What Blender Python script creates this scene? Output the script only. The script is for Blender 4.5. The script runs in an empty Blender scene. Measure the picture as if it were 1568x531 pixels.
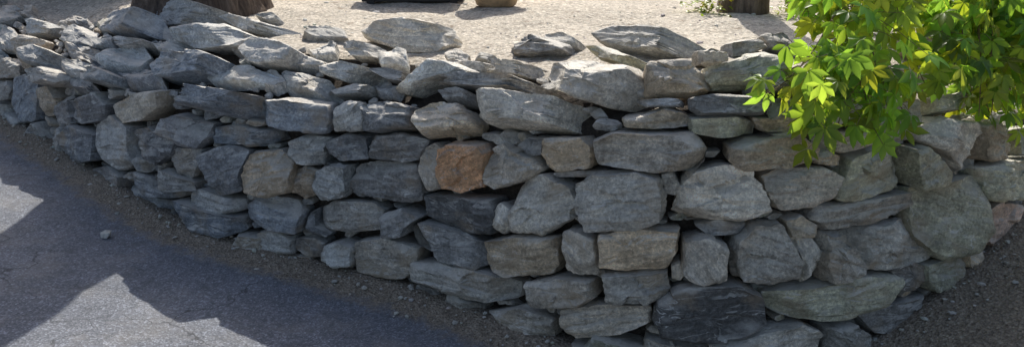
import bpy, math, random
import numpy as np
from mathutils import Vector, noise, Matrix
from mathutils.bvhtree import BVHTree
random.seed(7)
FPX=1230.0; PITCH=math.radians(18.67); CAMZ=1.65
cP,sP=math.cos(PITCH),math.sin(PITCH)
CAM=Vector((0,0,CAMZ))
def sm(a,b,x):
    t=max(0.0,min(1.0,(x-a)/(b-a))); return t*t*(3-2*t)
def G(x,y=0):
    z=0.0
    if x<-0.6: z+=0.085*min(-x-0.6,6.0)*sm(-0.6,-1.2,x) if x>-1.2 else 0.085*min(-x-0.6,6.0)
    if x>1.35: z+=0.35*min(x-1.35,1.0)*sm(1.35,1.6,x)
    return z
def sight(px,py):
    u=px-784; v=265.5-py
    return Vector((u,FPX*cP+v*sP,v*cP-FPX*sP)).normalized()
def toimg(p):
    x=p[0];y=p[1];z=p[2]-CAMZ
    f=y*cP-z*sP; up=y*sP+z*cP
    if f<0.05: return None
    return (784+FPX*x/f, 265.5-FPX*up/f, f)
def at(px,py,fwd):
    d=sight(px,py); return CAM+d*(fwd/d.y)
def ground_hit(px,py):
    d=sight(px,py); z=0
    for _ in range(40):
        t=(z-CAMZ)/d.z; p=CAM+d*t; z=0.5*z+0.5*G(p.x)
    return (p.x,p.y)

# ---------------------------------------------------------------- wall plan
basepx=[(0,178),(60,208),(110,243),(180,290),(260,336),(330,363),(400,388),(500,412),(600,437),(700,468),(800,510),(880,545),
 (1000,565),(1120,572),(1240,560),(1330,532),(1400,490),(1450,450),(1490,414),(1520,380),(1568,332)]
pts=[(-30,24),(-9,9),(-6.2,7.2),(-4.5,6.05)]+[ground_hit(*p) for p in basepx]
lx,ly=pts[-1]
pts+=[(lx+.45,ly+.5),(lx+1.0,ly+1.3),(lx+2.0,ly+3.2),(22,30)]
def resample(pts,step):
    out=[pts[0]]; 
    for a,b in zip(pts[:-1],pts[1:]):
        L=math.dist(a,b); n=max(1,int(L/step)) if L<3 else max(1,int(L/0.6))
        for i in range(1,n+1):
            t=i/n; out.append((a[0]+(b[0]-a[0])*t,a[1]+(b[1]-a[1])*t))
    return out
W=resample(pts,0.05)
for _ in range(5):
    W=[W[0]]+[((W[i-1][0]+2*W[i][0]+W[i+1][0])/4,(W[i-1][1]+2*W[i][1]+W[i+1][1])/4) for i in range(1,len(W)-1)]+[W[-1]]
NW=len(W)
INW=[]
for i in range(NW):
    a=W[max(0,i-3)];b=W[min(NW-1,i+3)]
    dx,dy=b[0]-a[0],b[1]-a[1];l=math.hypot(dx,dy)
    INW.append((-dy/l,dx/l))
HX=[(-9,1.1),(-4.5,1.0),(-3.5,.86),(-2.5,.94),(-1.5,.97),(-.8,.97),(0,1.0),(.5,1.06),(1.2,1.07),(1.6,.98),(1.95,.86),(2.3,.74),(3,.7),(6,.9)]
def H(x):
    return float(np.interp(x,[h[0] for h in HX],[h[1] for h in HX]))
def sh_w(x): return float(np.interp(x,[-4,-2,-.5,.5,2],[.38,.42,.36,.22,.2]))
def sh_h(x): return float(np.interp(x,[-4,-2,-.5,.5,2],[.20,.26,.22,.12,.1]))
def profile(i,rec=0.0):
    x,y=W[i]; g=G(x); h=H(x); hf=h-sh_h(x); n=INW[i]
    rows=[]
    for o,z in [(rec,g-.25),(rec,g),(rec+.1*(hf-g)*.5,(g+hf)/2),(rec+.1*(hf-g),hf),(rec*.6+.1*(hf-g)+sh_w(x)*.5,hf+sh_h(x)*.62-rec*.5),(.1*(hf-g)+sh_w(x),h-rec*.5)]:
        rows.append(Vector((x+n[0]*o,y+n[1]*o,z)))
    return rows
def strip_mesh(rec,sub=1,nz=0):
    V=[];F=[]
    for i in range(NW):
        P=profile(i,rec); Q=[]
        for k in range(len(P)-1):
            for s in range(sub): Q.append(P[k].lerp(P[k+1],s/sub))
        Q.append(P[-1])
        if nz:
            for q in Q: 
                d=nz*noise.noise(q*9)+nz*.5*noise.noise(q*26); q.x-=INW[i][0]*d; q.y-=INW[i][1]*d; q.z+=d*.3
        V+=Q; kk=len(Q)
    for i in range(NW-1):
        for j in range(kk-1):
            a=i*kk+j; F.append((a,a+kk,a+kk+1,a+1))
    return V,F
# terrace
TR=[0]+[.05*j for j in range(1,50)]+[2.6,2.9,3.3,3.8,4.5,5.5,7,9,12,17,25,40,70,120,250,500]
TV=[];TF=[]
for i in range(NW):
    p=profile(i)[5]; x=W[i][0]
    ang=math.radians(np.interp(x,[-9,-4,2,6],[-30,-18,6,12]))
    d=(math.sin(ang),math.cos(ang))
    for t in TR:
        q=Vector((p.x+d[0]*t,p.y+d[1]*t,0))
        base=p.z-.03; z=base+(1.0-base)*sm(0,1.3,t)
        if t<12: z+=.035*noise.noise(Vector((q.x*1.3,q.y*1.3,3)))+.018*noise.noise(Vector((q.x*6,q.y*6,3)))+.009*noise.noise(Vector((q.x*17,q.y*17,3)))
        q.z=z-(.02 if t==0 else 0); TV.append(q)
k=len(TR)
for i in range(NW-1):
    for j in range(k-1):
        a=i*k+j; TF.append((a,a+k,a+k+1,a+1))
sv,sf=strip_mesh(0)
off=len(sv)
bvh=BVHTree.FromPolygons(sv+TV,sf+[tuple(v+off for v in f) for f in TF])
WA=np.array(W)
def near(p):
    d=(WA[:,0]-p.x)**2+(WA[:,1]-p.y)**2
    return int(d.argmin())

# ---------------------------------------------------------------- materials
def newmat(name):
    m=bpy.data.materials.new(name); m.use_nodes=True
    nt=m.node_tree; nt.nodes.clear()
    out=nt.nodes.new('ShaderNodeOutputMaterial'); b=nt.nodes.new('ShaderNodeBsdfPrincipled')
    nt.links.new(b.outputs[0],out.inputs[0]); return m,nt,b,out
def N(nt,t,**kw):
    n=nt.nodes.new(t)
    for k,v in kw.items():
        if k in n.inputs.keys(): n.inputs[k].default_value=v
        else: setattr(n,k,v)
    return n
def lk(nt,a,b): nt.links.new(a,b)
def ramp(nt,src,stops):
    r=nt.nodes.new('ShaderNodeValToRGB'); e=r.color_ramp.elements
    while len(e)<len(stops): e.new(.5)
    for el,(p,c) in zip(e,stops):
        el.position=p; el.color=(c,c,c,1) if not isinstance(c,tuple) else (*c,1)
    lk(nt,src,r.inputs[0]); return r.outputs[0]
def mix(nt,a,b,f,mode='MIX'):
    m=nt.nodes.new('ShaderNodeMix'); m.data_type='RGBA'; m.blend_type=mode
    for s,v in ((m.inputs[6],a),(m.inputs[7],b),(m.inputs[0],f)):
        if isinstance(v,bpy.types.NodeSocket): lk(nt,v,s)
        else: s.default_value=(*v,1) if isinstance(v,tuple) else v
    return m.outputs[2]
def mapping(nt,src,scale):
    m=nt.nodes.new('ShaderNodeMapping'); m.inputs['Scale'].default_value=scale; lk(nt,src,m.inputs[0]); return m.outputs[0]
def tnoise(nt,vec,s,det=6,rough=.6,dist=0):
    n=N(nt,'ShaderNodeTexNoise'); n.inputs['Scale'].default_value=s;n.inputs['Detail'].default_value=det
    n.inputs['Roughness'].default_value=rough;n.inputs['Distortion'].default_value=dist
    lk(nt,vec,n.inputs['Vector']); return n.outputs[0]
def mathn(nt,op,a,b):
    m=nt.nodes.new('ShaderNodeMath'); m.operation=op
    for s,v in ((m.inputs[0],a),(m.inputs[1],b)):
        if isinstance(v,bpy.types.NodeSocket): lk(nt,v,s)
        else: s.default_value=v
    return m.outputs[0]
def bump(nt,h,dist,strength=1,prev=None):
    b=nt.nodes.new('ShaderNodeBump'); b.inputs['Distance'].default_value=dist; b.inputs['Strength'].default_value=strength
    lk(nt,h,b.inputs['Height'])
    if prev is not None: lk(nt,prev,b.inputs['Normal'])
    return b.outputs[0]

def stone_material():
    m,nt,b,out=newmat('schist_stone')
    at1=N(nt,'ShaderNodeAttribute',attribute_name='lc'); v=at1.outputs['Vector']
    at2=N(nt,'ShaderNodeAttribute',attribute_name='tint'); tint=at2.outputs['Color']
    lay=tnoise(nt,mapping(nt,v,(7,46,30)),1.0,5,.7,.5)
    blot=tnoise(nt,v,12,5,.66,.3)
    med=tnoise(nt,v,80,5,.78)
    c=mix(nt,tint,ramp(nt,lay,[(.3,.6),(.5,1.0),(.68,1.45)]),.75,'MULTIPLY')
    c=mix(nt,c,ramp(nt,blot,[(.32,.6),(.5,1.0),(.68,1.35)]),.8,'MULTIPLY')
    c=mix(nt,c,ramp(nt,med,[(.32,.45),(.5,1.0),(.66,1.75)]),.8,'MULTIPLY')
    st=ramp(nt,tnoise(nt,v,5,4,.65),[(.50,0.0),(.68,.65)])
    c=mix(nt,c,(.42,.325,.215),st)
    vein=tnoise(nt,mapping(nt,v,(3,14,8)),1.0,3,.5,1.2)
    vr=ramp(nt,vein,[(.488,0.0),(.5,.85),(.512,0.0)])
    msk=ramp(nt,blot,[(.46,0.0),(.56,1.0)])
    c=mix(nt,c,(.76,.75,.71),mathn(nt,'MULTIPLY',vr,msk))
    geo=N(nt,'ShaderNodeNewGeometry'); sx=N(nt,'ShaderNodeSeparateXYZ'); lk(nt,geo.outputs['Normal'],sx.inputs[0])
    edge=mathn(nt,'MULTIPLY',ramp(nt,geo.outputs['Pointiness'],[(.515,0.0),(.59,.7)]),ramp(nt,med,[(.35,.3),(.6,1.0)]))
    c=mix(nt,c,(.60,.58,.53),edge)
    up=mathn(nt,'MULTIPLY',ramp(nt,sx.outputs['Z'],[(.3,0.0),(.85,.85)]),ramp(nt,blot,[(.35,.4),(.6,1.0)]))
    c=mix(nt,c,(.64,.61,.55),up)  # pale dust on upward faces, lifted further to paint sunlit tops into the colour
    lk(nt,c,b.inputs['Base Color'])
    b.inputs['Roughness'].default_value=.6; b.inputs['Specular IOR Level'].default_value=.45
    n2=bump(nt,lay,.014,1)
    n3=bump(nt,blot,.016,.7,n2)
    n4=bump(nt,med,.007,1,n3)
    lk(nt,n4,b.inputs['Normal'])
    return m
MS=stone_material()

def ground_material():
    m,nt,b,out=newmat('asphalt_and_dirt')
    geo=N(nt,'ShaderNodeNewGeometry'); v=geo.outputs['Position']
    at1=N(nt,'ShaderNodeAttribute',attribute_name='dirt')
    big=tnoise(nt,v,1.2,5,.6); mid=tnoise(nt,v,9,6,.65); fine=tnoise(nt,v,260,3,.8)
    vo=N(nt,'ShaderNodeTexVoronoi'); vo.inputs['Scale'].default_value=150; lk(nt,v,vo.inputs['Vector'])
    c=ramp(nt,big,[(.3,(.125,.135,.16)),(.7,(.175,.185,.21))])
    c=mix(nt,c,ramp(nt,mid,[(.3,.75),(.7,1.25)]),.8,'MULTIPLY')
    c=mix(nt,c,ramp(nt,vo.outputs['Color'],[(.1,.6),(.6,1.0),(.97,2.2)]),.7,'MULTIPLY')
    c=mix(nt,c,ramp(nt,tnoise(nt,v,45,4,.75),[(.3,.7),(.7,1.35)]),.9,'MULTIPLY')
    c=mix(nt,c,(.30,.28,.25),ramp(nt,tnoise(nt,v,3,7,.7),[(.5,0.0),(.75,.5)]))
    dc=ramp(nt,tnoise(nt,v,60,6,.8),[(.3,(.12,.09,.065)),(.5,(.27,.22,.165)),(.72,(.48,.42,.34))])
    vo2=N(nt,'ShaderNodeTexVoronoi'); vo2.inputs['Scale'].default_value=90; lk(nt,v,vo2.inputs['Vector'])
    dc=mix(nt,dc,ramp(nt,vo2.outputs['Color'],[(0.0,.55),(1.0,1.45)]),.8,'MULTIPLY')
    f=mathn(nt,'ADD',at1.outputs['Fac'],mathn(nt,'MULTIPLY',mathn(nt,'SUBTRACT',tnoise(nt,v,14,6,.7),.5),1.1))
    f=ramp(nt,f,[(.35,0.0),(.75,1.0)])
    c=mix(nt,c,dc,f)
    # hairline cracks in the old asphalt
    vc=N(nt,'ShaderNodeTexVoronoi'); vc.feature='DISTANCE_TO_EDGE'; vc.inputs['Scale'].default_value=1.3
    vw=N(nt,'ShaderNodeVectorMath',operation='ADD'); nn_=N(nt,'ShaderNodeTexNoise'); nn_.inputs['Scale'].default_value=5; nn_.inputs['Detail'].default_value=5; lk(nt,v,nn_.inputs['Vector'])
    ms=N(nt,'ShaderNodeVectorMath',operation='SCALE'); lk(nt,nn_.outputs['Color'],ms.inputs[0]); ms.inputs['Scale'].default_value=.35
    lk(nt,v,vw.inputs[0]); lk(nt,ms.outputs[0],vw.inputs[1]); lk(nt,vw.outputs[0],vc.inputs['Vector'])
    ck=mathn(nt,'MULTIPLY',ramp(nt,vc.outputs['Distance'],[(.002,.75),(.006,0.0)]),mathn(nt,'SUBTRACT',1.0,f))
    ck=mathn(nt,'MULTIPLY',ck,ramp(nt,big,[(.45,0.0),(.55,1.0)]))
    c=mix(nt,c,(.03,.03,.032),ck)
    lk(nt,c,b.inputs['Base Color']); b.inputs['Roughness'].default_value=.85
    n1=bump(nt,vo.outputs['Distance'],.004,.7)
    n2=bump(nt,fine,.004,.6,n1)
    hd=mathn(nt,'MULTIPLY',vo2.outputs['Distance'],f)
    n3=bump(nt,hd,.01,.9,n2)
    n4=bump(nt,mid,.014,.4,n3)
    lk(nt,n4,b.inputs['Normal']); return m
def terrace_material():
    m,nt,b,out=newmat('pale_gravel')
    geo=N(nt,'ShaderNodeNewGeometry'); v=geo.outputs['Position']
    c=ramp(nt,tnoise(nt,v,42,7,.85),[(.34,(.24,.19,.14)),(.5,(.58,.52,.43)),(.66,(.80,.74,.64))])
    vo=N(nt,'ShaderNodeTexVoronoi'); vo.inputs['Scale'].default_value=60; lk(nt,v,vo.inputs['Vector'])
    c=mix(nt,c,ramp(nt,vo.outputs['Color'],[(0.0,.55),(1.0,1.4)]),.65,'MULTIPLY')
    c=mix(nt,c,ramp(nt,tnoise(nt,v,2.3,5,.65),[(.3,.75),(.65,1.12)]),.8,'MULTIPLY')
    c=mix(nt,c,(.17,.12,.075),ramp(nt,tnoise(nt,v,7,8,.8),[(.54,0.0),(.68,.8)]))
    lk(nt,c,b.inputs['Base Color']); b.inputs['Roughness'].default_value=.9
    n1=bump(nt,vo.outputs['Distance'],.008,.8); n2=bump(nt,tnoise(nt,v,22,7,.75),.03,.8,n1)
    lk(nt,n2,b.inputs['Normal']); return m
def dirt_material():
    m,nt,b,out=newmat('joint_dirt')
    geo=N(nt,'ShaderNodeNewGeometry'); v=geo.outputs['Position']
    c=ramp(nt,tnoise(nt,v,70,6,.75),[(.3,(.03,.023,.018)),(.55,(.085,.066,.05)),(.75,(.19,.155,.12))])
    lk(nt,c,b.inputs['Base Color']); b.inputs['Roughness'].default_value=.95
    lk(nt,bump(nt,tnoise(nt,v,35,7,.75),.03,1),b.inputs['Normal']); return m
def bark_material():
    m,nt,b,out=newmat('bark')
    tc=N(nt,'ShaderNodeTexCoord'); v=tc.outputs['Object']
    s=tnoise(nt,mapping(nt,v,(14,14,2.5)),1.5,8,.7,.6)
    c=ramp(nt,s,[(.3,(.04,.03,.025)),(.5,(.16,.115,.085)),(.7,(.34,.26,.2))])
    lk(nt,c,b.inputs['Base Color']); b.inputs['Roughness'].default_value=.9
    lk(nt,bump(nt,s,.05,1),b.inputs['Normal']); return m
def leaf_material(name,dcol,tcol,tf=.5):
    m,nt,b,out=newmat(name)
    a=N(nt,'ShaderNodeAttribute',attribute_name='tint')
    dc=mix(nt,dcol,a.outputs['Color'],1.0,'MULTIPLY')
    tc=mix(nt,tcol,a.outputs['Color'],1.0,'MULTIPLY')
    lk(nt,dc,b.inputs['Base Color']); b.inputs['Roughness'].default_value=.38
    t=N(nt,'ShaderNodeBsdfTranslucent'); lk(nt,tc,t.inputs['Color'])
    mx=N(nt,'ShaderNodeMixShader'); mx.inputs[0].default_value=tf
    lk(nt,b.outputs[0],mx.inputs[1]); lk(nt,t.outputs[0],mx.inputs[2]); lk(nt,mx.outputs[0],out.inputs[0]); return m
def plain(name,col,rough=.8,sc=30,bd=.004):
    m,nt,b,out=newmat(name)
    geo=N(nt,'ShaderNodeNewGeometry'); v=geo.outputs['Position']; n=tnoise(nt,v,sc,6,.7)
    c=mix(nt,col,ramp(nt,n,[(.3,.6),(.7,1.35)]),.9,'MULTIPLY')
    lk(nt,c,b.inputs['Base Color']); b.inputs['Roughness'].default_value=rough
    lk(nt,bump(nt,n,bd,1),b.inputs['Normal']); return m

# ---------------------------------------------------------------- mesh util
class Acc:
    def __init__(s): s.v=[];s.f=[];s.lc=[];s.t=[]
def make(name,acc,mat,smooth=True,sharp=None):
    me=bpy.data.meshes.new(name); me.from_pydata([tuple(v) for v in acc.v],[],acc.f)
    if acc.t:
        a=me.attributes.new('tint','FLOAT_COLOR','POINT'); a.data.foreach_set('color',np.array([(t[0],t[1],t[2],1) for t in acc.t],dtype=np.float32).ravel())
    if acc.lc:
        a=me.attributes.new('lc','FLOAT_VECTOR','POINT'); a.data.foreach_set('vector',np.array([tuple(t) for t in acc.lc],dtype=np.float32).ravel())
    me.materials.append(mat)
    if smooth: me.polygons.foreach_set('use_smooth',[True]*len(me.polygons))
    me.update()
    if sharp: me.set_sharp_from_angle(angle=math.radians(sharp))
    o=bpy.data.objects.new(name,me); bpy.context.scene.collection.objects.link(o); return o

def chaikin(p,r=.2):
    o=[]
    n=len(p)
    for i in range(n):
        a=p[i];b=p[(i+1)%n]
        o.append((a[0]*(1-r)+b[0]*r,a[1]*(1-r)+b[1]*r)); o.append((a[0]*r+b[0]*(1-r),a[1]*r+b[1]*(1-r)))
    return o
def loop_resample(p,n):
    L=[0]
    for i in range(len(p)): L.append(L[-1]+math.dist(p[i],p[(i+1)%len(p)]))
    T=L[-1]; out=[];j=0
    for k in range(n):
        s=T*k/n
        while L[j+1]<s: j+=1
        t=(s-L[j])/max(1e-9,L[j+1]-L[j]); a=p[j];b=p[(j+1)%len(p)]
        out.append((a[0]+(b[0]-a[0])*t,a[1]+(b[1]-a[1])*t))
    return out
def add_stone(acc,poly,O,U,V,Nn,tint,closed=False,depth=None,detail=1.0,push=0.0):
    rg=random
    cx=sum(p[0] for p in poly)/len(poly); cy=sum(p[1] for p in poly)/len(poly)
    g_=1.0 if not closed else 1.05
    poly=[((p[0]-cx)*g_,(p[1]-cy)*g_) for p in poly]
    O=O+U*cx+V*cy
    pp=loop_resample(poly,24)
    sxx=sum(p[0]**2 for p in pp);syy=sum(p[1]**2 for p in pp);sxy=sum(p[0]*p[1] for p in pp)
    ang=.5*math.atan2(2*sxy,sxx-syy)
    if sxx<syy*1.25 and rg.random()<.5: ang=rg.uniform(-.5,.5)
    ca,sa=math.cos(ang),math.sin(ang)
    wa=max(abs(p[0]*ca+p[1]*sa) for p in pp); wb=max(abs(-p[0]*sa+p[1]*ca) for p in pp)
    mn=min(wa,wb)
    per=sum(math.dist(pp[i],pp[(i+1)%24]) for i in range(24))
    step=.0078/detail
    n=int(max(12,min(120,per/step))); M=int(max(3,min(20,mn/step)))
    ol=loop_resample(chaikin(poly,.05),n)
    so=Vector((rg.uniform(-50,50),rg.uniform(-50,50),rg.uniform(-50,50)))
    D=depth if depth else min(.06,mn*rg.uniform(.45,.65))
    p_=rg.uniform(9,20) if not closed else rg.uniform(6,12)
    planes=[]
    for q in range(rg.choice([2,3,4,5])):
        a=rg.uniform(0,6.283); c_,s_=math.cos(a),math.sin(a)
        R=max(x*c_+y*s_ for x,y in pp)
        planes.append((c_,s_,rg.uniform(.3,1.7)*D/mn*1.4,R*rg.uniform(.3,.92),D*rg.uniform(.9,1.0)))
    tx,ty=rg.uniform(-.24,.24),rg.uniform(-.32,.12)
    lay=rg.uniform(.3,1.0); chip=rg.uniform(.5,1.05); cs=rg.uniform(7,12)
    base=len(acc.v)
    nrm=min(1.0,mn/.05)
    hs=noise.cell_vector
    def emit(x,y,z,r,back=False):
        al=x*ca+y*sa; ac=-x*sa+y*ca
        q=Vector((al,ac,z))
        k=noise.noise(q*8+so)*.008+noise.noise(q*24+so)*.004+noise.noise(q*60+so)*.0035
        if not back:
            qq=Vector((al*cs*.7,ac*cs*1.3,z*cs*.6))+so
            dd,ps=noise.voronoi(qq)
            cpt=ps[0]; hv=hs(cpt*7.31)
            k+=((qq-cpt).dot(hv-Vector((.5,.5,.5)))*.032+(hv.z-.5)*.009)*chip
        w=noise.noise(Vector((al*5,ac*46,z*34))+so)
        k+= .0042*lay*(1 if w>.12 else (w/.12 if w>-.1 else -.8))
        k*=nrm
        rr=r**8
        ln=math.hypot(x,y)+1e-6
        x2=x+x/ln*k*rr*.8; y2=y+y/ln*k*rr*.8; z2=z+k*(1-rr)*(-1 if back else 1)
        acc.v.append(O+U*x2+V*y2+Nn*(z2+push))
        acc.lc.append((al+so.x,ac+so.y,z2+so.z)); acc.t.append(tint)
    def front(x,y,r):
        z=D*max(0,(1-r**p_))**(1/p_)
        for c_,s_,m,q,d0 in planes:
            z=min(z,d0-m*max(0,(x*c_+y*s_)-q)*1.0)
        return z+(tx*x+ty*y)*(1-r**5)
    emit(0,0,front(0,0,0),0)
    rs=[1-(1-j/M)**1.7 for j in range(1,M+1)]
    for r in rs:
        for x,y in ol: emit(x*r,y*r,front(x*r,y*r,r),r)
    if closed:
        rb=rs[::-1][1:]
        emitted=0
        for r in rb[::2]:
            for x,y in ol: emit(x*r,y*r,-D*max(0,(1-r**p_))**(1/p_),r,True)
            emitted+=1
        nr=len(rs)+emitted
    else:
        for r,z in ((1.0,-.02),(.97,-.07),(.85,-.15)):
            for x,y in ol: emit(x*r,y*r,z,1,True)
        nr=len(rs)+3
    for i in range(n): acc.f.append((base,base+1+i,base+1+(i+1)%n))
    for j in range(nr-1):
        a=base+1+j*n; b=a+n
        for i in range(n):
            i2=(i+1)%n; acc.f.append((a+i,b+i,b+i2,a+i2))
    a=base+1+(nr-1)*n
    acc.f.append(tuple(a+i for i in range(n-1,-1,-1)))

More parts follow.
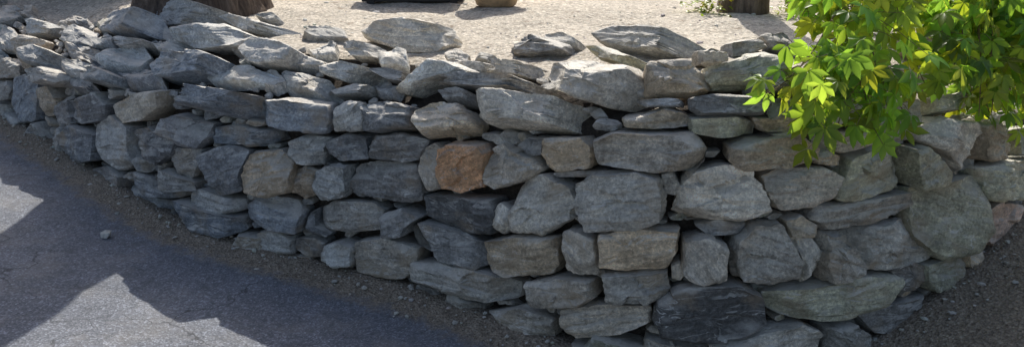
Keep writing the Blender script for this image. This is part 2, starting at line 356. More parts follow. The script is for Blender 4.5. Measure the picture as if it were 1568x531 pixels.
TINT=dict(g=(.47,.45,.405),d=(.27,.265,.255),l=(.64,.62,.56),t=(.60,.50,.37),r=(.56,.31,.165),n=(.46,.47,.37),c=(.125,.128,.13),p=(.60,.46,.39),b=(.33,.34,.345))
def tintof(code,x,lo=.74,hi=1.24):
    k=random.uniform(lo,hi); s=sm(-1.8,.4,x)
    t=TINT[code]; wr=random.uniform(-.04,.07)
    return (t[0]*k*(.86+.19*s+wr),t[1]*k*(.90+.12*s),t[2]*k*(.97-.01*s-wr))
S='''
g 925,65 960,50 1040,52 1078,66 1070,90 1000,95 940,82
d 775,70 792,57 830,55 870,66 872,85 820,95 780,88
g 842,58 870,54 890,64 888,78 860,84 845,75
l 748,97 760,92 820,97 826,112 820,121 750,118
g 705,98 722,92 750,98 748,118 715,120
g 850,95 880,88 960,95 975,112 978,150 965,172 930,170 870,145 843,122
n 905,75 935,73 990,95 988,122 965,105 910,88
t 988,98 1050,96 1070,110 1085,140 1060,150 990,150
g 1063,80 1085,73 1110,82 1108,100 1080,110 1065,102
n 1076,107 1130,88 1165,78 1205,98 1200,120 1140,145 1090,143 1078,125
d 1112,66 1150,62 1168,75 1130,90 1112,92
b 1165,52 1200,45 1217,65 1215,98 1200,100 1175,78
d 1155,130 1200,105 1245,110 1243,140 1160,145
d 1058,150 1090,145 1165,148 1180,160 1165,178 1070,180 1058,170
t 952,182 985,178 1020,165 1055,180 1060,195 1000,200 955,195
b 980,152 1020,150 1055,155 1050,165 990,165
n 1058,182 1130,178 1160,190 1160,208 1100,213 1060,205
t 1158,182 1200,178 1245,184 1245,203 1170,204
l 738,146 765,143 890,157 905,175 903,198 860,200 750,193 740,180
t 640,175 660,160 720,163 742,185 738,203 700,205 650,210 638,195
d 680,145 710,139 737,148 735,162 690,162
d 655,140 690,122 800,120 828,128 825,138 760,143 690,141 660,150
l 618,150 640,115 665,90 700,95 730,110 690,120 655,135 640,152
g 908,215 940,200 1060,203 1080,220 1078,245 1065,260 1000,260 915,250
t 835,213 890,210 903,225 900,258 850,264 828,255
d 843,266 880,262 920,264 910,272 850,272
g 745,235 770,222 815,240 830,260 810,275 760,290 742,280
d 793,222 810,210 832,212 832,238 818,240
r 683,225 700,218 740,220 748,235 742,285 720,292 690,285 680,262
g 650,226 665,218 678,228 681,285 660,293 648,265
d 567,208 620,205 655,215 650,243 620,247 567,242
d 500,215 530,207 562,210 566,243 520,248 498,238
g 447,215 470,208 505,212 498,235 495,252 460,248 446,235
d 540,255 570,248 640,250 650,265 650,305 620,310 560,300 538,285
g 490,262 510,252 535,253 537,290 530,303 495,305 487,285
t 452,262 470,254 489,262 486,300 465,307 450,292
t 390,232 430,228 452,250 450,292 420,300 385,290 380,265
d 312,235 350,222 383,230 378,262 380,290 345,298 310,275
g 275,225 310,228 311,250 290,275 255,258 255,245
d 200,205 230,193 272,212 270,235 245,250 205,232
g 157,190 175,175 203,195 203,225 210,250 190,262 160,245 155,215
d 240,185 270,175 322,190 325,210 310,225 275,215 242,200
b 322,196 360,192 415,205 420,218 400,225 325,220
b 272,142 300,130 400,145 405,170 398,185 350,180 290,165 272,155
b 402,155 440,150 510,160 515,185 505,203 450,200 410,190 400,170
l 515,165 535,155 560,156 556,204 512,204
d 558,160 600,152 640,165 637,200 580,205 556,202
c 652,297 700,300 755,305 762,330 757,360 700,355 655,328
l 757,325 768,310 782,322 783,345 768,360 757,345
l 787,290 800,272 835,268 870,285 878,310 870,335 835,357 790,352 785,330
g 880,285 910,265 975,260 1010,270 1018,300 1015,335 985,345 900,350 880,325
g 1012,266 1030,262 1047,292 1035,300 1018,298
l 1040,290 1055,262 1110,253 1150,262 1170,290 1178,320 1140,335 1050,343 1033,325
t 1118,225 1150,213 1220,203 1250,225 1250,243 1190,255 1130,258 1118,245
g 1168,270 1200,255 1260,255 1287,270 1270,300 1240,315 1190,320 1172,300
n 1278,290 1300,240 1340,225 1390,230 1385,265 1360,290 1300,308 1278,305
g 1240,335 1250,315 1320,305 1390,292 1393,310 1330,340 1260,350
t 1202,338 1225,328 1247,342 1240,360 1208,362
g 1295,360 1330,345 1390,338 1425,370 1422,395 1370,410 1310,412 1297,390
l 1408,200 1435,180 1480,185 1500,225 1495,255 1460,265 1430,230 1410,215
n 1388,225 1410,222 1440,262 1435,283 1395,285 1388,262
n 1402,290 1440,275 1490,268 1500,300 1500,350 1480,385 1430,395 1402,360
t 1490,190 1520,182 1545,195 1543,240 1495,246
n 1545,195 1568,190 1590,200 1590,238 1548,240
n 1492,256 1530,243 1580,241 1580,298 1500,306
p 1502,326 1530,308 1562,312 1555,345 1520,378 1500,365
n 1420,405 1475,390 1485,410 1470,440 1430,447 1418,430
t 1482,380 1503,376 1506,395 1490,415 1483,408
d 1362,412 1400,402 1420,410 1416,440 1380,446
g 1258,355 1285,352 1312,405 1305,425 1262,432 1252,400
l 1218,368 1240,357 1260,395 1253,420 1225,433 1228,400
g 1125,365 1150,342 1195,340 1220,395 1215,420 1180,430 1125,425 1120,400
b 1065,346 1100,338 1142,342 1135,358 1085,362
g 1045,365 1080,358 1112,372 1110,425 1070,430 1043,415
t 920,355 960,347 1040,350 1035,385 1020,410 960,413 920,405
g 865,353 890,352 915,365 915,415 890,421 867,413
t 745,367 800,360 850,362 850,405 840,422 780,423 745,405
d 625,350 650,337 700,350 742,375 745,405 730,413 670,395 635,375
d 590,325 620,318 650,330 628,345 624,360 595,360
g 487,320 510,308 570,310 591,322 588,352 530,357 490,350
b 378,315 400,298 450,308 465,325 460,355 410,350 378,335
d 467,328 485,320 487,345 510,357 500,364 470,358
g 292,295 310,287 370,305 375,320 350,327 295,315
b 257,325 275,303 330,322 372,330 378,350 350,362 300,350 260,335
g 232,268 255,258 298,278 300,292 260,292 238,280
d 210,262 230,270 240,284 290,296 270,304 230,300 208,280
d 134,260 170,253 188,270 188,290 160,295 135,275
d 190,285 215,290 255,310 255,328 225,318 192,300
d 100,205 120,192 153,205 155,245 120,250 103,235
g 78,200 92,192 101,205 102,235 80,230
d 115,155 150,140 170,160 165,185 130,190 113,175
d 90,155 108,148 114,175 118,190 98,190 88,172
t 62,135 78,130 88,150 88,178 68,178 60,155
b 28,120 42,113 58,125 58,185 40,188 26,160
g 0,125 14,122 25,135 22,152 0,154
g 0,95 15,90 30,100 27,120 0,120
t 180,160 210,142 248,138 250,165 225,185 190,188
g 545,368 590,360 640,380 643,410 620,427 550,415
g 397,355 425,350 450,365 450,388 425,390 400,375
g 500,374 525,367 545,375 545,403 520,405 500,392
d 452,365 480,362 500,372 498,392 470,392 452,382
g 640,397 680,400 760,420 800,432 795,455 750,463 680,445 640,425
g 808,430 850,423 905,428 910,455 890,468 815,467
g 925,420 980,413 1020,415 1025,445 990,462 930,460
g 857,474 920,465 995,468 995,495 960,510 880,518 855,500
c 1005,460 1040,437 1130,432 1165,450 1172,490 1140,510 1060,522 1010,512 1000,490
n 1175,450 1220,440 1320,420 1370,418 1378,430 1350,465 1280,485 1220,490 1180,475
g 1090,530 1160,506 1230,494 1260,510 1250,550 1100,552
g 1265,500 1300,492 1330,512 1322,545 1268,548
d 1310,480 1350,468 1425,452 1432,475 1400,500 1340,512
l 1027,405 1042,400 1050,422 1042,432 1028,428
g 740,478 800,468 845,490 842,518 800,514 755,498
g 668,450 690,448 735,466 738,478 700,474 672,465
g 985,522 1040,524 1088,532 1085,556 990,552
t 1242,238 1265,230 1290,240 1285,252 1250,252
T g 222,35 250,12 300,0 330,10 338,25 300,45 250,58 225,50
T b 170,45 200,22 235,15 228,50 195,62 175,60
T l 292,50 340,35 375,50 370,75 330,85 295,70
T l 355,30 375,25 440,45 452,66 420,62 380,48
T g 300,30 330,24 360,34 350,44 315,45
T l 395,28 425,24 440,40 420,42
T b 250,105 265,90 330,85 365,98 355,115 300,125 260,130
T l 310,120 340,108 400,105 432,115 400,130 330,138
T l 380,85 395,68 430,62 462,80 450,105 410,110 385,100
T g 352,62 375,55 402,66 385,88 360,88
T g 455,48 480,40 530,55 532,70 480,68
T l 470,75 490,64 518,70 514,93 480,95
T l 498,98 520,92 570,105 582,125 540,132 505,118
T l 528,72 550,65 588,74 585,95 545,94
T l 574,80 600,70 624,84 622,106 585,108
T l 433,128 470,120 520,135 522,148 480,152 440,142
T l 440,92 465,88 505,98 500,110 460,108
T g 505,142 550,130 580,135 575,148 520,153
T b 575,130 600,130 620,142 610,151 580,148
T b 568,108 600,105 642,118 638,134 600,128
T l 560,60 590,35 640,28 690,42 697,70 680,88 630,88 600,75
T g 395,118 430,112 442,130 420,142 400,135
T l 150,95 180,82 230,75 237,95 215,112 165,112
T d 100,88 130,76 178,80 160,95 110,100
T g 95,105 125,98 150,104 146,118 105,118
T b 180,122 220,112 258,116 255,132 200,136
T d 107,125 130,118 150,124 148,140 118,142
T g 145,112 170,110 188,118 182,134 150,132
T b 97,60 120,42 150,45 150,65 120,75 98,72
T g 52,85 75,76 100,86 98,106 60,108
T t 30,65 45,54 70,60 60,90 45,112 28,100
T g 0,50 15,40 32,50 28,80 0,82
T l 40,40 60,30 92,40 85,58 50,58
T g 60,112 85,104 108,116 100,132 70,134
T d 105,38 122,30 142,34 135,46 112,46
T g 237,70 260,62 300,72 292,88 250,90
T g 180,70 205,62 240,66 236,80 190,82
T g 145,62 160,54 182,62 175,80 150,80
T g 240,92 255,90 254,118 240,112
T g 683,85 700,72 720,90 712,108 690,105
T g 720,95 740,84 770,90 760,100
T t 1350,72 1380,58 1430,55 1440,75 1420,90 1370,92
T g 1285,70 1310,60 1345,66 1350,88 1300,95
T g 1222,70 1250,62 1285,72 1280,95 1235,98
T t 1440,120 1465,112 1475,130 1455,140
n 1290,105 1330,98 1360,110 1355,140 1300,145
g 1365,100 1420,98 1440,115 1430,140 1370,140
g 1180,206 1215,200 1215,206 1190,212
n 1400,152 1440,146 1472,150 1470,172 1410,180
g 1250,150 1290,148 1330,155 1330,190 1260,195
n 1335,160 1395,150 1400,190 1380,215 1340,215
g 1252,200 1330,200 1335,222 1295,235 1255,228
'''
wall=Acc()
polys=[]
def plane_uv(px,py,O,U,V,Nn):
    d=sight(px,py); t=(O-CAM).dot(Nn)/d.dot(Nn); p=CAM+d*t-O
    return (p.dot(U),p.dot(V))
for line in S.strip().splitlines():
    tk=line.split(); top=False
    if tk[0]=='T': top=True; tk=tk[1:]
    code=tk[0]; pl=[tuple(map(float,a.split(','))) for a in tk[1:]]
    cx=sum(p[0] for p in pl)/len(pl); cy=sum(p[1] for p in pl)/len(pl); ymx=max(p[1] for p in pl); ymn=min(p[1] for p in pl)
    polys.append((min(p[0] for p in pl),ymn,max(p[0] for p in pl),ymx,pl))
    loc,nn,idx,dist=bvh.ray_cast(CAM,sight(cx,cy))
    if loc is None: continue
    forced=top
    if abs(nn.z)>.4 and not top: top=True
    if top:
        loc,nn,idx,dist=bvh.ray_cast(CAM,sight(cx,ymx-.25*(ymx-ymn)))
        if loc is None: continue
    i=near(loc); inw=Vector((INW[i][0],INW[i][1],0)); U=Vector((INW[i][1],-INW[i][0],0))
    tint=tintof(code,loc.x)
    if top:
        wpx=max(p[0] for p in pl)-min(p[0] for p in pl); hpx=ymx-ymn
        flat=forced and hpx<44 and random.random()<.75
        el=math.radians(random.uniform(50,68) if flat else random.uniform(18,34))
        fh=-inw; face=Vector((fh.x*math.cos(el),fh.y*math.cos(el),math.sin(el)))
        face=(Matrix.Rotation(random.uniform(-.3,.3),3,'Z')@face).normalized()
        U2=Vector((-face.y,face.x,0)).normalized(); V2=face.cross(U2)
        if V2.z<0: V2=-V2
        uv=[plane_uv(p[0],p[1],loc,U2,V2,face) for p in pl]
        w=max(a[0] for a in uv)-min(a[0] for a in uv); h=max(a[1] for a in uv)-min(a[1] for a in uv)
        cyv=sum(a[1] for a in uv)/len(uv)
        uv=[(a[0],cyv+(a[1]-cyv)*(.80 if flat else .86)) for a in uv]
        dd=min(.045,max(.018,.15*w)) if flat else min(.11,max(.03,.25*w))
        add_stone(wall,uv,loc,U2,V2,face,tint,closed=True,depth=dd)
    else:
        V=(inw*.1+Vector((0,0,1))).normalized(); Nn=(-inw+Vector((0,0,.1))).normalized()
        uv=[plane_uv(p[0],p[1],loc,U,V,Nn) for p in pl]
        add_stone(wall,uv,loc,U,V,Nn,tint,push=random.uniform(-.03,.016))

# filler / chinking stones
def sdist(px,py,pl):
    inside=False; best=1e9; n=len(pl)
    for i in range(n):
        x1,y1=pl[i];x2,y2=pl[(i+1)%n]
        if (y1>py)!=(y2>py) and px<(x2-x1)*(py-y1)/(y2-y1)+x1: inside=not inside
        dx,dy=x2-x1,y2-y1; t=max(0,min(1,((px-x1)*dx+(py-y1)*dy)/(dx*dx+dy*dy+1e-9)))
        d=math.hypot(px-x1-t*dx,py-y1-t*dy)
        if d<best: best=d
    return -best if inside else best
placed=[]
def fillers(tries,r,xr=(-6,4.2),k_=.6):
    ids=[i for i in range(NW) if xr[0]<W[i][0]<xr[1]]
    for _ in range(tries):
        i=random.choice(ids); rows=profile(i)
        t=random.random(); 
        L=[(rows[k+1]-rows[k]).length for k in range(1,5)]; tot=sum(L); s=t*tot; k=0
        while s>L[k]: s-=L[k]; k+=1
        p=rows[k+1].lerp(rows[k+2],s/L[k])
        q=toimg(p)
        if q is None: continue
        px,py,f=q; rp=r*FPX/f
        ok=True
        for (x0,y0,x1,y1,pl) in polys:
            if px<x0-rp or px>x1+rp or py<y0-rp or py>y1+rp: continue
            if sdist(px,py,pl)<rp*k_: ok=False;break
        if not ok: continue
        for (c,r2) in placed:
            if (c-p).length_squared<((r+r2)*.8)**2: ok=False;break
        if not ok: continue
        placed.append((p,r))
        inw=Vector((INW[i][0],INW[i][1],0)); U=Vector((INW[i][1],-INW[i][0],0))
        rr=r*1.15; n=random.choice([4,5,5,6]); ph=random.random()*6.28
        asp=random.uniform(.38,.75)
        pl=[]; rot=random.uniform(-.25,.25)
        for j in range(n):
            a=ph+6.283*(j+random.uniform(-.25,.25))/n
            X,Y=rr*1.5*math.cos(a),rr*asp*1.25*math.sin(a)
            pl.append((X*math.cos(rot)-Y*math.sin(rot),X*math.sin(rot)+Y*math.cos(rot)))
        code=random.choice('ggdbgtnldg' if p.x<.5 else 'ggntgtnldt')
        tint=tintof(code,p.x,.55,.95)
        if k>=2:
            el=math.radians(random.uniform(25,66))
            face=Vector((-inw.x*math.cos(el),-inw.y*math.cos(el),math.sin(el)))
            face=(Matrix.Rotation(random.uniform(-.6,.6),3,'Z')@face).normalized()
            U2=Vector((-face.y,face.x,0)).normalized(); V2=face.cross(U2)
            add_stone(wall,pl,p-Vector((0,0,.01)),U2,V2,face,tint,closed=True,depth=rr*.4,detail=.8)
        else:
            V=(inw*.1+Vector((0,0,1))).normalized(); Nn=(-inw+Vector((0,0,.1))).normalized()
            add_stone(wall,pl,p,U,V,Nn,tint,depth=rr*.6,push=-.05 if r<.05 else -.02,detail=.8)
fillers(900,.10); fillers(1500,.075); fillers(2500,.05); fillers(4000,.033); fillers(3500,.021,k_=.4); fillers(700,.012,k_=.3)
wo=make('dry_stone_wall',wall,MS,sharp=34)
core=Acc(); cv,cf=strip_mesh(.105,6,.025)
core.v=cv; core.f=cf
co=make('dirt_core',core,dirt_material()); co.parent=wo

# ---------------------------------------------------------------- ground
def axis(lo,hi,step,far):
    a=list(np.arange(lo,hi+1e-6,step)); s=step; x=a[-1]; r=[]
    while x<far: s*=1.35; x+=s; r.append(x)
    s=step; x=a[0]; l=[]
    while x>-far: s*=1.35; x-=s; l.append(x)
    return l[::-1]+a+r
xs=axis(-5,4,.06,500); ys=axis(1.4,7,.06,500)
ga=Acc(); dirt=[]
for y in ys:
    for x in xs:
        nz=0
        if -6<x<5 and 0<y<8: nz=.012*noise.noise(Vector((x*1.5,y*1.5,0)))+.004*noise.noise(Vector((x*8,y*8,0)))
        z=G(x)+nz
        d=math.sqrt(float(((WA[:,0]-x)**2+(WA[:,1]-y)**2).min())) if (-7<x<6 and 0<y<9) else 5
        w=1.0-sm(.03,.36,d)
        z+=.035*(1-sm(0,.16,d))
        w=max(w,sm(.95,1.65,x-.35*(2.6-y) if y<2.6 else x))
        ga.v.append((x,y,z)); dirt.append(w)
nx=len(xs)
for j in range(len(ys)-1):
    for i in range(nx-1):
        a=j*nx+i; ga.f.append((a,a+1,a+nx+1,a+nx))
go=make('ground',ga,ground_material())
at_=go.data.attributes.new('dirt','FLOAT','POINT'); at_.data.foreach_set('value',np.array(dirt,dtype=np.float32))
ta=Acc(); ta.v=TV; ta.f=TF
make('gravel_terrace',ta,terrace_material())

# pebbles
import bmesh
bm=bmesh.new(); bmesh.ops.create_icosphere(bm,subdivisions=1,radius=1); bm.verts.ensure_lookup_table()
IV=[v.co.copy() for v in bm.verts]; IF=[tuple(v.index for v in f.verts) for f in bm.faces]; bm.free()
def pebble(acc,p,r,tint):
    b=len(acc.v); so=Vector((random.random()*99,random.random()*99,0))
    M=Matrix.Rotation(random.random()*6.28,3,'Z')
    sx,sy,sz=random.uniform(.8,1.4),random.uniform(.7,1.1),random.uniform(.4,.8)
    for v in IV:
        q=v*(1+.45*noise.noise(v*1.3+so)); q=M@Vector((q.x*sx,q.y*sy,q.z*sz))*r
        acc.v.append(Vector(p)+q); acc.lc.append(tuple(q+so)); acc.t.append(tint)
    for f in IF: acc.f.append(tuple(b+i for i in f))
pb=Acc()
for _ in range(1500):
    i=random.randrange(NW); x,y=W[i]
    if not -5<x<3: continue
    n=INW[i]; of=abs(random.gauss(0,.08)); o=-of
    X=x+n[0]*o+random.uniform(-.03,.03);Y=y+n[1]*o+random.uniform(-.03,.03)
    r=random.choice([.003,.004,.005,.005,.006,.008,.013]); c=random.choice('gtgtd')
    pebble(pb,(X,Y,G(X)+r*.2+.035*(1-sm(0,.16,of))),r,tuple(a*random.uniform(.55,.85) for a in TINT[c]))
for _ in range(800):
    X=random.uniform(-4.5,3.2);Y=random.uniform(1.9,5.5); 
    if random.random()<.85 and X<1.3: continue
    r=random.choice([.002,.003,.003,.004,.005]); 
    pebble(pb,(X,Y,G(X)+r*.25),r,tuple(a*random.uniform(.55,.85) for a in TINT[random.choice('gtl')]))
gx,gy=ground_hit(163,362); pebble(pb,(gx,gy,G(gx)+.012),.03,TINT['g'])
make('pebbles',pb,MS,False)
pt=Acc()
tb=BVHTree.FromPolygons(TV,TF)
for _ in range(3200):
    X=random.uniform(-4.5,3.5);Y=random.uniform(3.0,8)
    h=tb.ray_cast(Vector((X,Y,3)),Vector((0,0,-1)))
    if h[0] is None: continue
    r=random.choice([.004,.005,.006,.008,.011,.018] if random.random()<.2 else [.003,.004,.006])
    pebble(pt,(X,Y,h[0].z+r*.15),r,tuple(a*random.uniform(.7,1.2) for a in TINT[random.choice('gtlld')]))
make('terrace_pebbles',pt,MS,False)

# ---------------------------------------------------------------- trees
MB=bark_material()
def tube(acc,path,rad,n=10,furrow=0.0):
    b=len(acc.v); 
    for k,(p,r) in enumerate(zip(path,rad)):
        d=(path[min(k+1,len(path)-1)]-path[max(k-1,0)]).normalized()
        a=d.orthogonal().normalized() if abs(d.z)<.9 else Vector((1,0,0)); a=(a-d*a.dot(d)).normalized(); c=d.cross(a)
        for j in range(n):
            th=6.2832*j/n; rr=r
            if furrow: 
                q=Vector((math.cos(th)*r*9,math.sin(th)*r*9,p.z*1.6))
                rr=r*(1+furrow*(abs(noise.noise(q))*2-.6)+.06*noise.noise(q*.3))
            acc.v.append(p+a*math.cos(th)*rr+c*math.sin(th)*rr)
    for k in range(len(path)-1):
        for j in range(n):
            j2=(j+1)%n; acc.f.append((b+k*n+j,b+k*n+j2,b+(k+1)*n+j2,b+(k+1)*n+j))
MN=leaf_material('pine_needles',(.05,.09,.03),(.10,.18,.04),.3)
def pine(x,y,z,r,h,crown_lo,cr,suffix):
    tr=Acc(); path=[];rad=[]
    K=60
    for k in range(K+1):
        t=(k/K)**1.6; zz=t*h
        path.append(Vector((x+.06*math.sin(zz*.7),y+.05*math.sin(zz*.5+1),z-.1+zz))); rad.append(r*(1-.85*t)*(1+.35*math.exp(-zz*5)))
    tube(tr,path,rad,64,.13)
    nd=Acc()
    for q in range(22):
        zz=random.uniform(crown_lo,h*.97); a=random.uniform(0,6.283); L=cr*(1-.6*(zz-crown_lo)/(h-crown_lo))*random.uniform(.7,1.1)
        p0=Vector((x,y,z+zz)); p1=p0+Vector((math.cos(a)*L,math.sin(a)*L,random.uniform(-.1,.3)))
        pm=p0.lerp(p1,.5)+Vector((0,0,.12))
        tube(tr,[p0,pm,p1],[.05,.032,.01],6)
        for u in range(60):
            c=p0.lerp(p1,random.uniform(.3,1.05))+Vector((random.gauss(0,.16),random.gauss(0,.16),random.gauss(0,.1)))
            d=Vector((random.gauss(0,1),random.gauss(0,1),random.gauss(0,.6))).normalized(); e=d.orthogonal().normalized()
            b=len(nd.v); s=random.uniform(.06,.13); tt=random.uniform(.6,1.3)
            for v in (c-d*s,c+e*s*.25,c+d*s,c-e*s*.25): nd.v.append(v); nd.t.append((tt,tt,tt))
            nd.f.append((b,b+1,b+2,b+3))
    o=make('pine_tree'+suffix,tr,MB); c=make('crown'+suffix,nd,MN,False); c.parent=o
pine(-2.0,5.25,.95,.38,10.5,7.5,1.5,'')
p2=at(1147,28,4.9)
pine(p2.x,4.9+.12,.98,.14,9.5,7.4,1.1,'.001')

# ---------------------------------------------------------------- creeper
ML=leaf_material('creeper_leaf',(.12,.24,.03),(.52,.72,.07),.56)
cr=Acc(); stem=Acc()
def leaflet(acc,o,d,nrm,L,w,tint):
    s=d.cross(nrm).normalized(); b=len(acc.v)
    prof=[(0,.04),(.18,.5),(.4,.95),(.58,1.0),(.78,.62),(.92,.2)]
    for t,k in prof:
        c=o+d*(L*t)-nrm*(L*.25*t*t)
        ser=1+.14*random.uniform(-1,1)
        acc.v+= [c+s*w*k*ser+nrm*w*.3*k, c, c-s*w*k*ser+nrm*w*.3*k]
        acc.t+=[tint,tuple(q*1.15 for q in tint),tint]
    acc.v.append(o+d*L-nrm*L*.28); acc.t.append(tint)
    for k in range(len(prof)-1):
        a=b+k*3; acc.f+= [(a,a+1,a+4,a+3),(a+1,a+2,a+5,a+4)]
    a=b+(len(prof)-1)*3; acc.f+=[(a,a+1,b+len(prof)*3),(a+1,a+2,b+len(prof)*3)]
def leaf(acc,o,d,nrm,L,tint):
    d=d.normalized(); nrm=(nrm-d*nrm.dot(d)).normalized()
    for a,k in ((-1.5,.6),(-.75,.88),(0,1),(.75,.88),(1.5,.6)):
        a+=random.uniform(-.14,.14)
        dd=Matrix.Rotation(a,3,nrm)@d
        leaflet(acc,o+dd*L*.05,(dd+nrm*random.uniform(-.25,.12)).normalized(),(nrm+dd.cross(nrm)*random.uniform(-.3,.3)).normalized(),L*k*random.uniform(.88,1.05),L*k*.185,tint)
def ltint():
    k=random.uniform(.5,1.25); y=random.random()**2
    return (k*(.8+.55*y),k,k*random.uniform(.6,1.2)*(1-.3*y))
def vine(ctrl,dens=.019,L=(.06,.095),spread=.065):
    P=[at(*c) for c in ctrl]
    path=[]
    for a,b in zip(P[:-1],P[1:]):
        n=max(2,int((b-a).length/.02))
        for i in range(n):
            q=a.lerp(b,i/n); path.append(q)
    path.append(P[-1])
    for _ in range(6): path=[path[0]]+[(path[i-1]+path[i]*2+path[i+1])/4 for i in range(1,len(path)-1)]+[path[-1]]
    tube(stem,path,[.0035*(1-.5*i/len(path)) for i in range(len(path))],5)
    acc_=0
    for a,b in zip(path[:-1],path[1:]):
        acc_+=(b-a).length
        if acc_>dens:
            acc_=0
            off=Vector((random.gauss(0,1),random.gauss(-.5,.8),random.gauss(.1,.7)))*spread
            o=a+off; tube(stem,[a,a.lerp(o,.5)+Vector((0,0,.008)),o],[.0014,.0012,.001],4)
            d=Vector((off.x*8+random.gauss(0,.4),off.y*4-.25+random.gauss(0,.3),-.85+random.gauss(0,.3)))
            nrm=Vector((random.gauss(0,.5),-.6+random.gauss(0,.4),.7))
            leaf(cr,o,d,nrm,random.uniform(*L),ltint())
vs=[[(1250,-80,3.1),(1268,10,2.9),(1290,70,2.72),(1300,120,2.6),(1290,170,2.56),(1278,208,2.55)],
[(1330,-60,3.1),(1330,40,2.85),(1340,100,2.68),(1352,150,2.62),(1358,195,2.62)],
[(1285,10,2.85),(1245,80,2.7),(1205,125,2.6),(1165,150,2.58)],
[(1300,95,2.65),(1262,140,2.56),(1230,180,2.55)],
[(1310,100,2.66),(1270,120,2.58),(1215,140,2.55)],
[(1310,110,2.62),(1330,150,2.56),(1325,195,2.55)],
[(1300,110,2.6),(1290,140,2.54),(1300,190,2.53)],
[(1340,110,2.66),(1372,145,2.62),(1385,175,2.62)],
[(1400,-60,3.3),(1390,0,3.1),(1395,70,2.95),(1408,115,2.85),(1420,135,2.82)],
[(1440,-60,3.3),(1425,0,3.1),(1430,60,2.95),(1425,115,2.85),(1432,145,2.82)],
[(1300,-60,3.1),(1260,-20,3.0),(1235,10,2.95),(1228,25,2.93)],
[(1310,-60,3.0),(1310,-10,2.9),(1300,40,2.85),(1270,75,2.8)],
[(1350,-60,3.1),(1365,-10,3.0),(1380,30,2.95)],
[(1420,-60,3.3),(1370,-20,3.2),(1340,20,3.05),(1330,60,2.95)],
[(1470,-60,3.3),(1455,0,3.1),(1450,60,2.98),(1440,110,2.9)]]
for v in vs: vine(v)
for q in range(46):
    x0=random.uniform(1440,1720); f0=random.uniform(3.2,3.8); x1=x0+random.uniform(-50,20)
    if x1<1445: x1=1445+random.random()*30
    yb=random.uniform(110,180) if x1>1465 else random.uniform(50,110)
    vine([(x0,-140,f0+.1),(x0-5,-60,f0),(x1,20,f0-.2),(x1+5,yb*.6,f0-.32),(x1+random.uniform(-10,25),yb,f0-.38)],.030,(.055,.09),.06)
for q in range(450):
    a=Vector((random.gauss(0,1),random.gauss(0,1),random.gauss(0,1))).normalized()*random.uniform(.6,1)
    o=Vector((2.75+a.x*.85,4.35+a.y*.55,1.15+a.z*.55))
    leaf(cr,o,Vector((a.x,a.y-.3,-.5)),Vector((a.x*.5,a.y*.5-.3,.8)),random.uniform(.055,.09),ltint())
co_=make('virginia_creeper',cr,ML); st=make('stems',stem,plain('creeper_stem',(.16,.12,.05))); st.parent=co_
MG=leaf_material('garden_leaf',(.17,.23,.02),(.6,.65,.05),.5)
for idx,(px,fw,wd,hh) in enumerate([(1080,4.95,.16,.16),(1215,4.9,.15,.2)]):
    a=Acc(); c=at(px,24,fw); c.z=.99
    for q in range(200):
        o=c+Vector((random.gauss(0,wd*.45),random.gauss(0,.07),random.uniform(0,hh)))
        d=Vector((random.gauss(0,1),random.gauss(0,1),.5)).normalized()
        leaflet(a,o,d,Vector((random.gauss(0,.3),-.3,1)).normalized(),random.uniform(.03,.05),.012,ltint())
    make('garden_plant'+('' if idx==0 else '.001'),a,MG)

# ---------------------------------------------------------------- things at the back of the terrace
def lathe(name,x,y,z,prof,mat,n=48):
    a=Acc()
    for r,h in prof:
        for j in range(n):
            th=6.2832*j/n; a.v.append((x+r*math.cos(th),y+r*math.sin(th),z+h))
    for k in range(len(prof)-1):
        for j in range(n):
            a.f.append((k*n+j,k*n+(j+1)%n,(k+1)*n+(j+1)%n,(k+1)*n+j))
    return make(name,a,mat)
pp=at(760,10,5.35)
lathe('clay_pot',pp.x,5.35,1.0,[(.0,.0),(.11,.0),(.13,.012),(.155,.08),(.19,.22),(.2,.30),(.215,.31),(.22,.35),(.205,.355),(.19,.33),(.18,.26),(0,.26)],plain('pot_clay',(.45,.31,.18),.7,20))
def box(acc,c,s,rz=0):
    M=Matrix.Rotation(rz,3,'Z'); b=len(acc.v)
    for dz in (-1,1):
        for dx,dy in ((-1,-1),(1,-1),(1,1),(-1,1)):
            acc.v.append(Vector(c)+M@Vector((dx*s[0]/2,dy*s[1]/2,dz*s[2]/2)))
    for f in ((3,2,1,0),(4,5,6,7),(0,1,5,4),(1,2,6,5),(2,3,7,6),(3,0,4,7)): acc.f.append(tuple(b+i for i in f))
pl=Acc(); c=at(632,6,5.5)
for k in range(4): box(pl,(c.x,5.5,1.06+.1*k),(.62,.03,.092))
for k in range(4): box(pl,(c.x,5.9,1.06+.1*k),(.62,.03,.092))
for sx in (-1,1):
    for k in range(4): box(pl,(c.x+sx*.325,5.7,1.06+.1*k),(.03,.44,.092))
    box(pl,(c.x+sx*.28,5.48,1.2),(.05,.02,.42))
box(pl,(c.x,5.7,1.36),(.58,.36,.03))
make('wooden_planter',pl,plain('dark_timber',(.035,.03,.028),.7,25),False)
bw=Acc(); 
a0=Vector((-6.0,7.3,.95)); a1=Vector((-2.9,6.35,.95)); U=(a1-a0).normalized(); Nn=Vector((U.y,-U.x,0)); Lw=(a1-a0).length
z=0
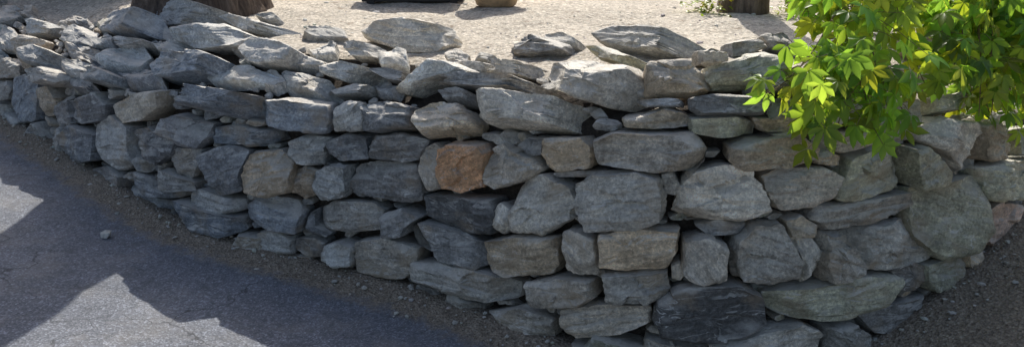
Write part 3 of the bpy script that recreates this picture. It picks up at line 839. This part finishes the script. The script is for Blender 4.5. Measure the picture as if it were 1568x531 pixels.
while z<.75:
    hh=random.uniform(.07,.13); s=0
    while s<Lw:
        w=random.uniform(.12,.3)
        p=[(s+.005,z+.005),(s+w*.5,z+random.uniform(-.005,.01)),(s+w-.005,z+.008),(s+w-.008,z+hh*.6),(s+w-.01,z+hh-.004),(s+w*.4,z+hh-random.uniform(-.005,.01)),(s+.006,z+hh-.006)]
        add_stone(bw,p,a0,U,Vector((0,0,1)),Nn,tuple(q*random.uniform(.7,1) for q in TINT[random.choice('bdbg')]),detail=.5); s+=w
    z+=hh
gw=make('garden_stone_wall',bw,MS)
cb=Acc(); box(cb,((a0+a1)/2-Nn*.22+Vector((0,0,.34))),(Lw,.36,.72),math.atan2(U.y,U.x)); q=make('core',cb,dirt_material(),False); q.parent=gw

# ---------------------------------------------------------------- light, sky, camera
EL=math.radians(47); AZ=math.radians(5)
sd=Vector((math.sin(AZ)*math.cos(EL),math.cos(AZ)*math.cos(EL),math.sin(EL)))
L=bpy.data.lights.new('sun','SUN'); L.energy=5; L.angle=math.radians(.5); L.color=(1,.955,.87)
lo=bpy.data.objects.new('sun',L); bpy.context.scene.collection.objects.link(lo); lo.rotation_euler=sd.to_track_quat('Z','Y').to_euler(); lo.location=sd*20
w=bpy.data.worlds.new('World'); bpy.context.scene.world=w; w.use_nodes=True
nt=w.node_tree; bg=nt.nodes['Background']; sk=nt.nodes.new('ShaderNodeTexSky'); sk.sky_type='NISHITA'; sk.sun_disc=False
sk.sun_elevation=EL; sk.sun_rotation=AZ; sk.dust_density=3.5; sk.ozone_density=.5
nt.links.new(sk.outputs[0],bg.inputs[0]); bg.inputs[1].default_value=.15
cd=bpy.data.cameras.new('camera'); cd.sensor_width=36; cd.lens=FPX/1568*36; cd.clip_end=2000; cd.clip_start=.05
co2=bpy.data.objects.new('camera',cd); bpy.context.scene.collection.objects.link(co2); co2.location=CAM; co2.rotation_euler=(math.pi/2-PITCH,0,0)
sc=bpy.context.scene; sc.camera=co2
sc.view_settings.view_transform='Standard'; sc.view_settings.look='None'; sc.view_settings.exposure=0
